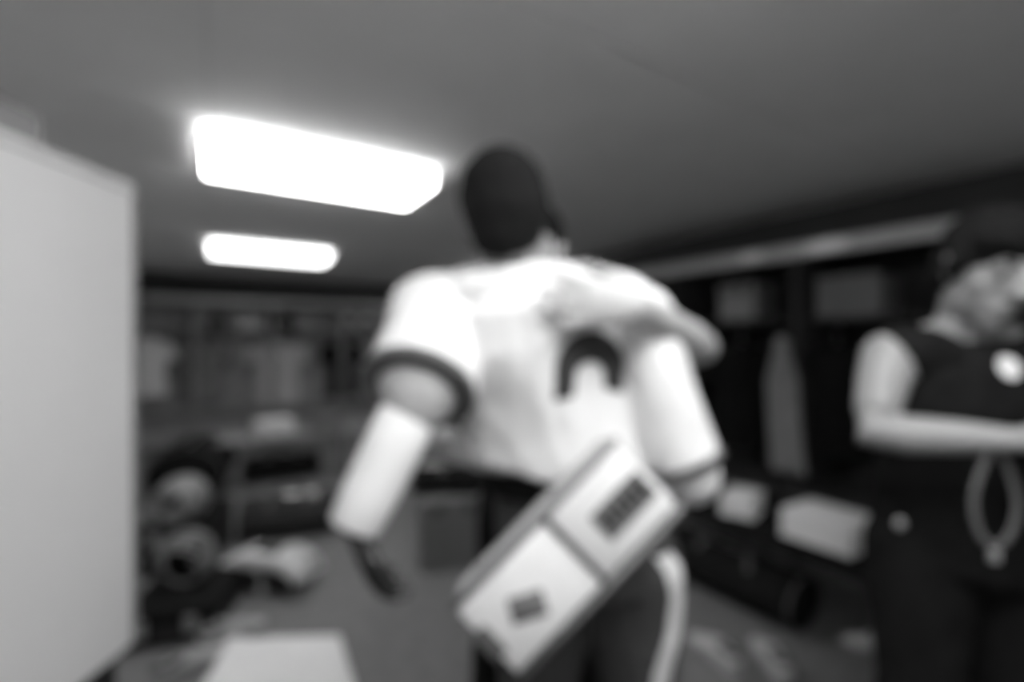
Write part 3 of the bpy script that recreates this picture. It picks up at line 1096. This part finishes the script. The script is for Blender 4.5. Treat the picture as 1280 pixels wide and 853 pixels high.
for k, q_ in (('L', .42), ('R', .8)):
    sh, el, wr = J2['sh' + k], J2['el' + k], J2['wr' + k]
    pts = [lerp(J2['neck'], sh, .6) - V(0, 0, .03), sh, lerp(sh, el, min(q_, .95))]
    rad = [.072, .072, .066]
    if q_ > 1:
        pts += [el, lerp(el, wr, .55)]
        rad += [.058, .052]
    limb(bm, pts, rad)
fuse('shirt', bm, 'black', P2, .008, 4, .006, .08)

# ---------------------------------------- person in black at the right
P3 = thing('person', 'person in sleeveless black top looking down with forearms crossed', 'person', (1.10, 1.16, 0))
H3 = frame((-.22, -1, -.42), (.06, -.40, 1), (1.068, 1.07, 1.560))
J3 = dict(fwd=(-.18, -1, 0), pelvis=V(1.12, 1.20, .93), chest=V(1.10, 1.17, 1.25), neck=V(1.085, 1.15, 1.40), head=H3,
          shR=V(.895, 1.14, 1.365), elR=V(.805, 1.075, 1.195), wrR=V(1.00, .945, 1.205),
          shL=V(1.285, 1.13, 1.365), elL=V(1.36, 1.03, 1.17), wrL=V(1.19, .955, 1.225),
          hipL=V(1.21, 1.21, .88), knL=V(1.22, 1.18, .48), anL=V(1.24, 1.22, .09), yawL=-1.5,
          hipR=V(1.02, 1.21, .88), knR=V(1.00, 1.18, .48), anR=V(.98, 1.22, .09), yawR=-1.9,
          armrefR=(0, 0, 1), armrefL=(0, 0, 1))
human(P3, J3, 'skin', .0045, dict(
    R=dict(d=(1, -.12, .0), palm_n=(0, .4, -1), side=1, curl=.5),
    L=dict(d=(-.9, -.25, .05), palm_n=(0, .3, -1), side=-1, curl=.6)))
trousers(P3, J3, 'black', .016)
shoes_for(P3, J3)
hair_cap(P3, H3, [((0, -.02, .048), (.090, .104, .088)), ((0, -.05, .0), (.086, .07, .085)), ((-.03, .045, .075), (.05, .048, .036)), ((.035, .045, .072), (.048, .046, .036)),
                  ((-.078, .015, .02), (.014, .028, .045)), ((.078, .015, .02), (.014, .028, .045))], 'hair', .005)
face_parts(H3, P3, True)
bm = bmesh.new()
loft(bm, [V(1.12, 1.20, .87), V(1.12, 1.19, 1.0), V(1.11, 1.18, 1.12), V(1.10, 1.17, 1.25), V(1.095, 1.16, 1.34), V(1.088, 1.152, 1.405)], [(.190, .138), (.182, .130), (.178, .128), (.190, .132), (.185, .112), (.088, .076)], (0, 1, 0), 28)
for k in 'LR':
    sh, el = J3['sh' + k], J3['el' + k]
    limb(bm, [lerp(J3['neck'], sh, .5) - V(0, 0, .02), sh + (J3['neck'] - sh) * .16, ], [.070, .066])
top3 = fuse('top', bm, 'black', P3, .0065, 3, .006, .08)
project_poly('chest_emblem', [(1273 + 15 * math.cos(k * .449), 460 + 15 * math.sin(k * .449)) for k in range(14)], top3, (0, 1, 0), px_origin(1.03), 'white', P3, off=.004, cell=.008)
trs3 = [c for c in P3.children if c.name.startswith('trousers')][0]
bm = bmesh.new()
loft(bm, [V(1.12, 1.2, 1.035), V(1.12, 1.2, 1.07)], [(.190, .140), (.186, .136)], (0, 1, 0), 28)
part('belt', bm, 'black', P3, True)
bm = bmesh.new()
ell(bm, at(1125, 655, 1.045), (.012, .006, .012))
part('button', bm, 'cage', P3, True)

for t in (P1, P2, P3):
    rel_tree(t)

# lanyard loop in the hand of the person in black
ly = thing('lanyard', 'grey lanyard loop hanging from the wrist of the person in black', 'lanyard', at(1243, 565, .965))
base = Vector(ly.location)
loop = [(1243, 558), (1228, 585), (1217, 625), (1224, 665), (1243, 684), (1263, 668), (1272, 630), (1260, 585)]
bm = bmesh.new()
loft(bm, [p - base for p in spline([at(x, y, .965) for x, y in loop], 6, True)], (.0085, .004), (0, 1, 0), 8, closed=True)
part('strap', bm, 'strap', ly, True)
bm = bmesh.new()
box(bm, -.009, .009, -.006, .006, -.03, -.004, .002, Matrix.Translation(at(1243, 684, .965) - base + V(0, 0, .0)))
part('clip', bm, 'metal', ly)

# ---------------------------------------- lettered bag slung at the player's hip
U = at(812, 590, .81)
Lw = at(606, 806, .78)
axis = (Lw - U)
LB = axis.length
ax = axis.normalized()
nrm = V(0.10, -1, 0.12)
nrm = (nrm - ax * nrm.dot(ax)).normalized()
cr = ax.cross(nrm).normalized()
MB = Matrix.Translation(U) @ Matrix((ax, cr, nrm)).transposed().to_4x4()
bag = thing('boot_bag', 'white lettered boot bag with dark edges slung behind the player in white', 'bag', (0, 0, 0))
bag.matrix_world = MB
bag.rotation_mode = 'XYZ'
WB = .083
part('body', B(0, LB, -WB, WB, -.085, -.004, .022, seg=3), 'lgrey', bag, True)
part('front_panel', B(.008, LB * .46 - .004, -WB + .014, WB - .014, -.006, .010, .007, seg=2), 'white', bag, True)
part('front_panel', B(LB * .46 + .004, LB - .006, -WB + .014, WB - .014, -.006, .010, .007, seg=2), 'white', bag, True)
bm = bmesh.new()
for s in (-1, 1):
    loft(bm, [(.0, s * (WB - .004), 0), (LB / 2, s * (WB - .002), .002), (LB, s * (WB - .004), 0)], .006, n=8)
part('piping', bm, 'grey', bag, True)
part('seam_strip', B(LB * .46 - .006, LB * .46 + .006, -WB + .01, WB - .01, .004, .0125, .002), 'trim', bag)
lb = part('lettered_patch', B(.015, .125, -.030, .024, .0105, .0125), 'print_g', bag)
for k in range(6):
    part('lettering', B(.022 + .017 * k, .033 + .017 * k, -.019, .015 - .004 * (k % 2), .0126, .0136), 'print', lb)
bm = bmesh.new()
box(bm, -.030, .030, -.021, .021, .0095, .0120, .0012, Matrix.Translation((LB * .76, -.004, 0)) @ Matrix.Rotation(.5, 4, 'Z'))
part('emblem', bm, 'print_g', bag, True)
part('zip_pocket', B(LB * .935, LB + .004, -.030, .028, .004, .0125, .003), 'trim', bag)
bm = bmesh.new()
loft(bm, spline([(.02, -.03, -.06), (.0, -.03, -.10), (.03, -.02, -.15), (.06, .0, -.165), (.06, .025, -.15), (.02, .035, -.10), (.03, .035, -.06)], 5), (.012, .004), (0, 0, 1), 8)
part('strap', bm, 'white', bag, True)
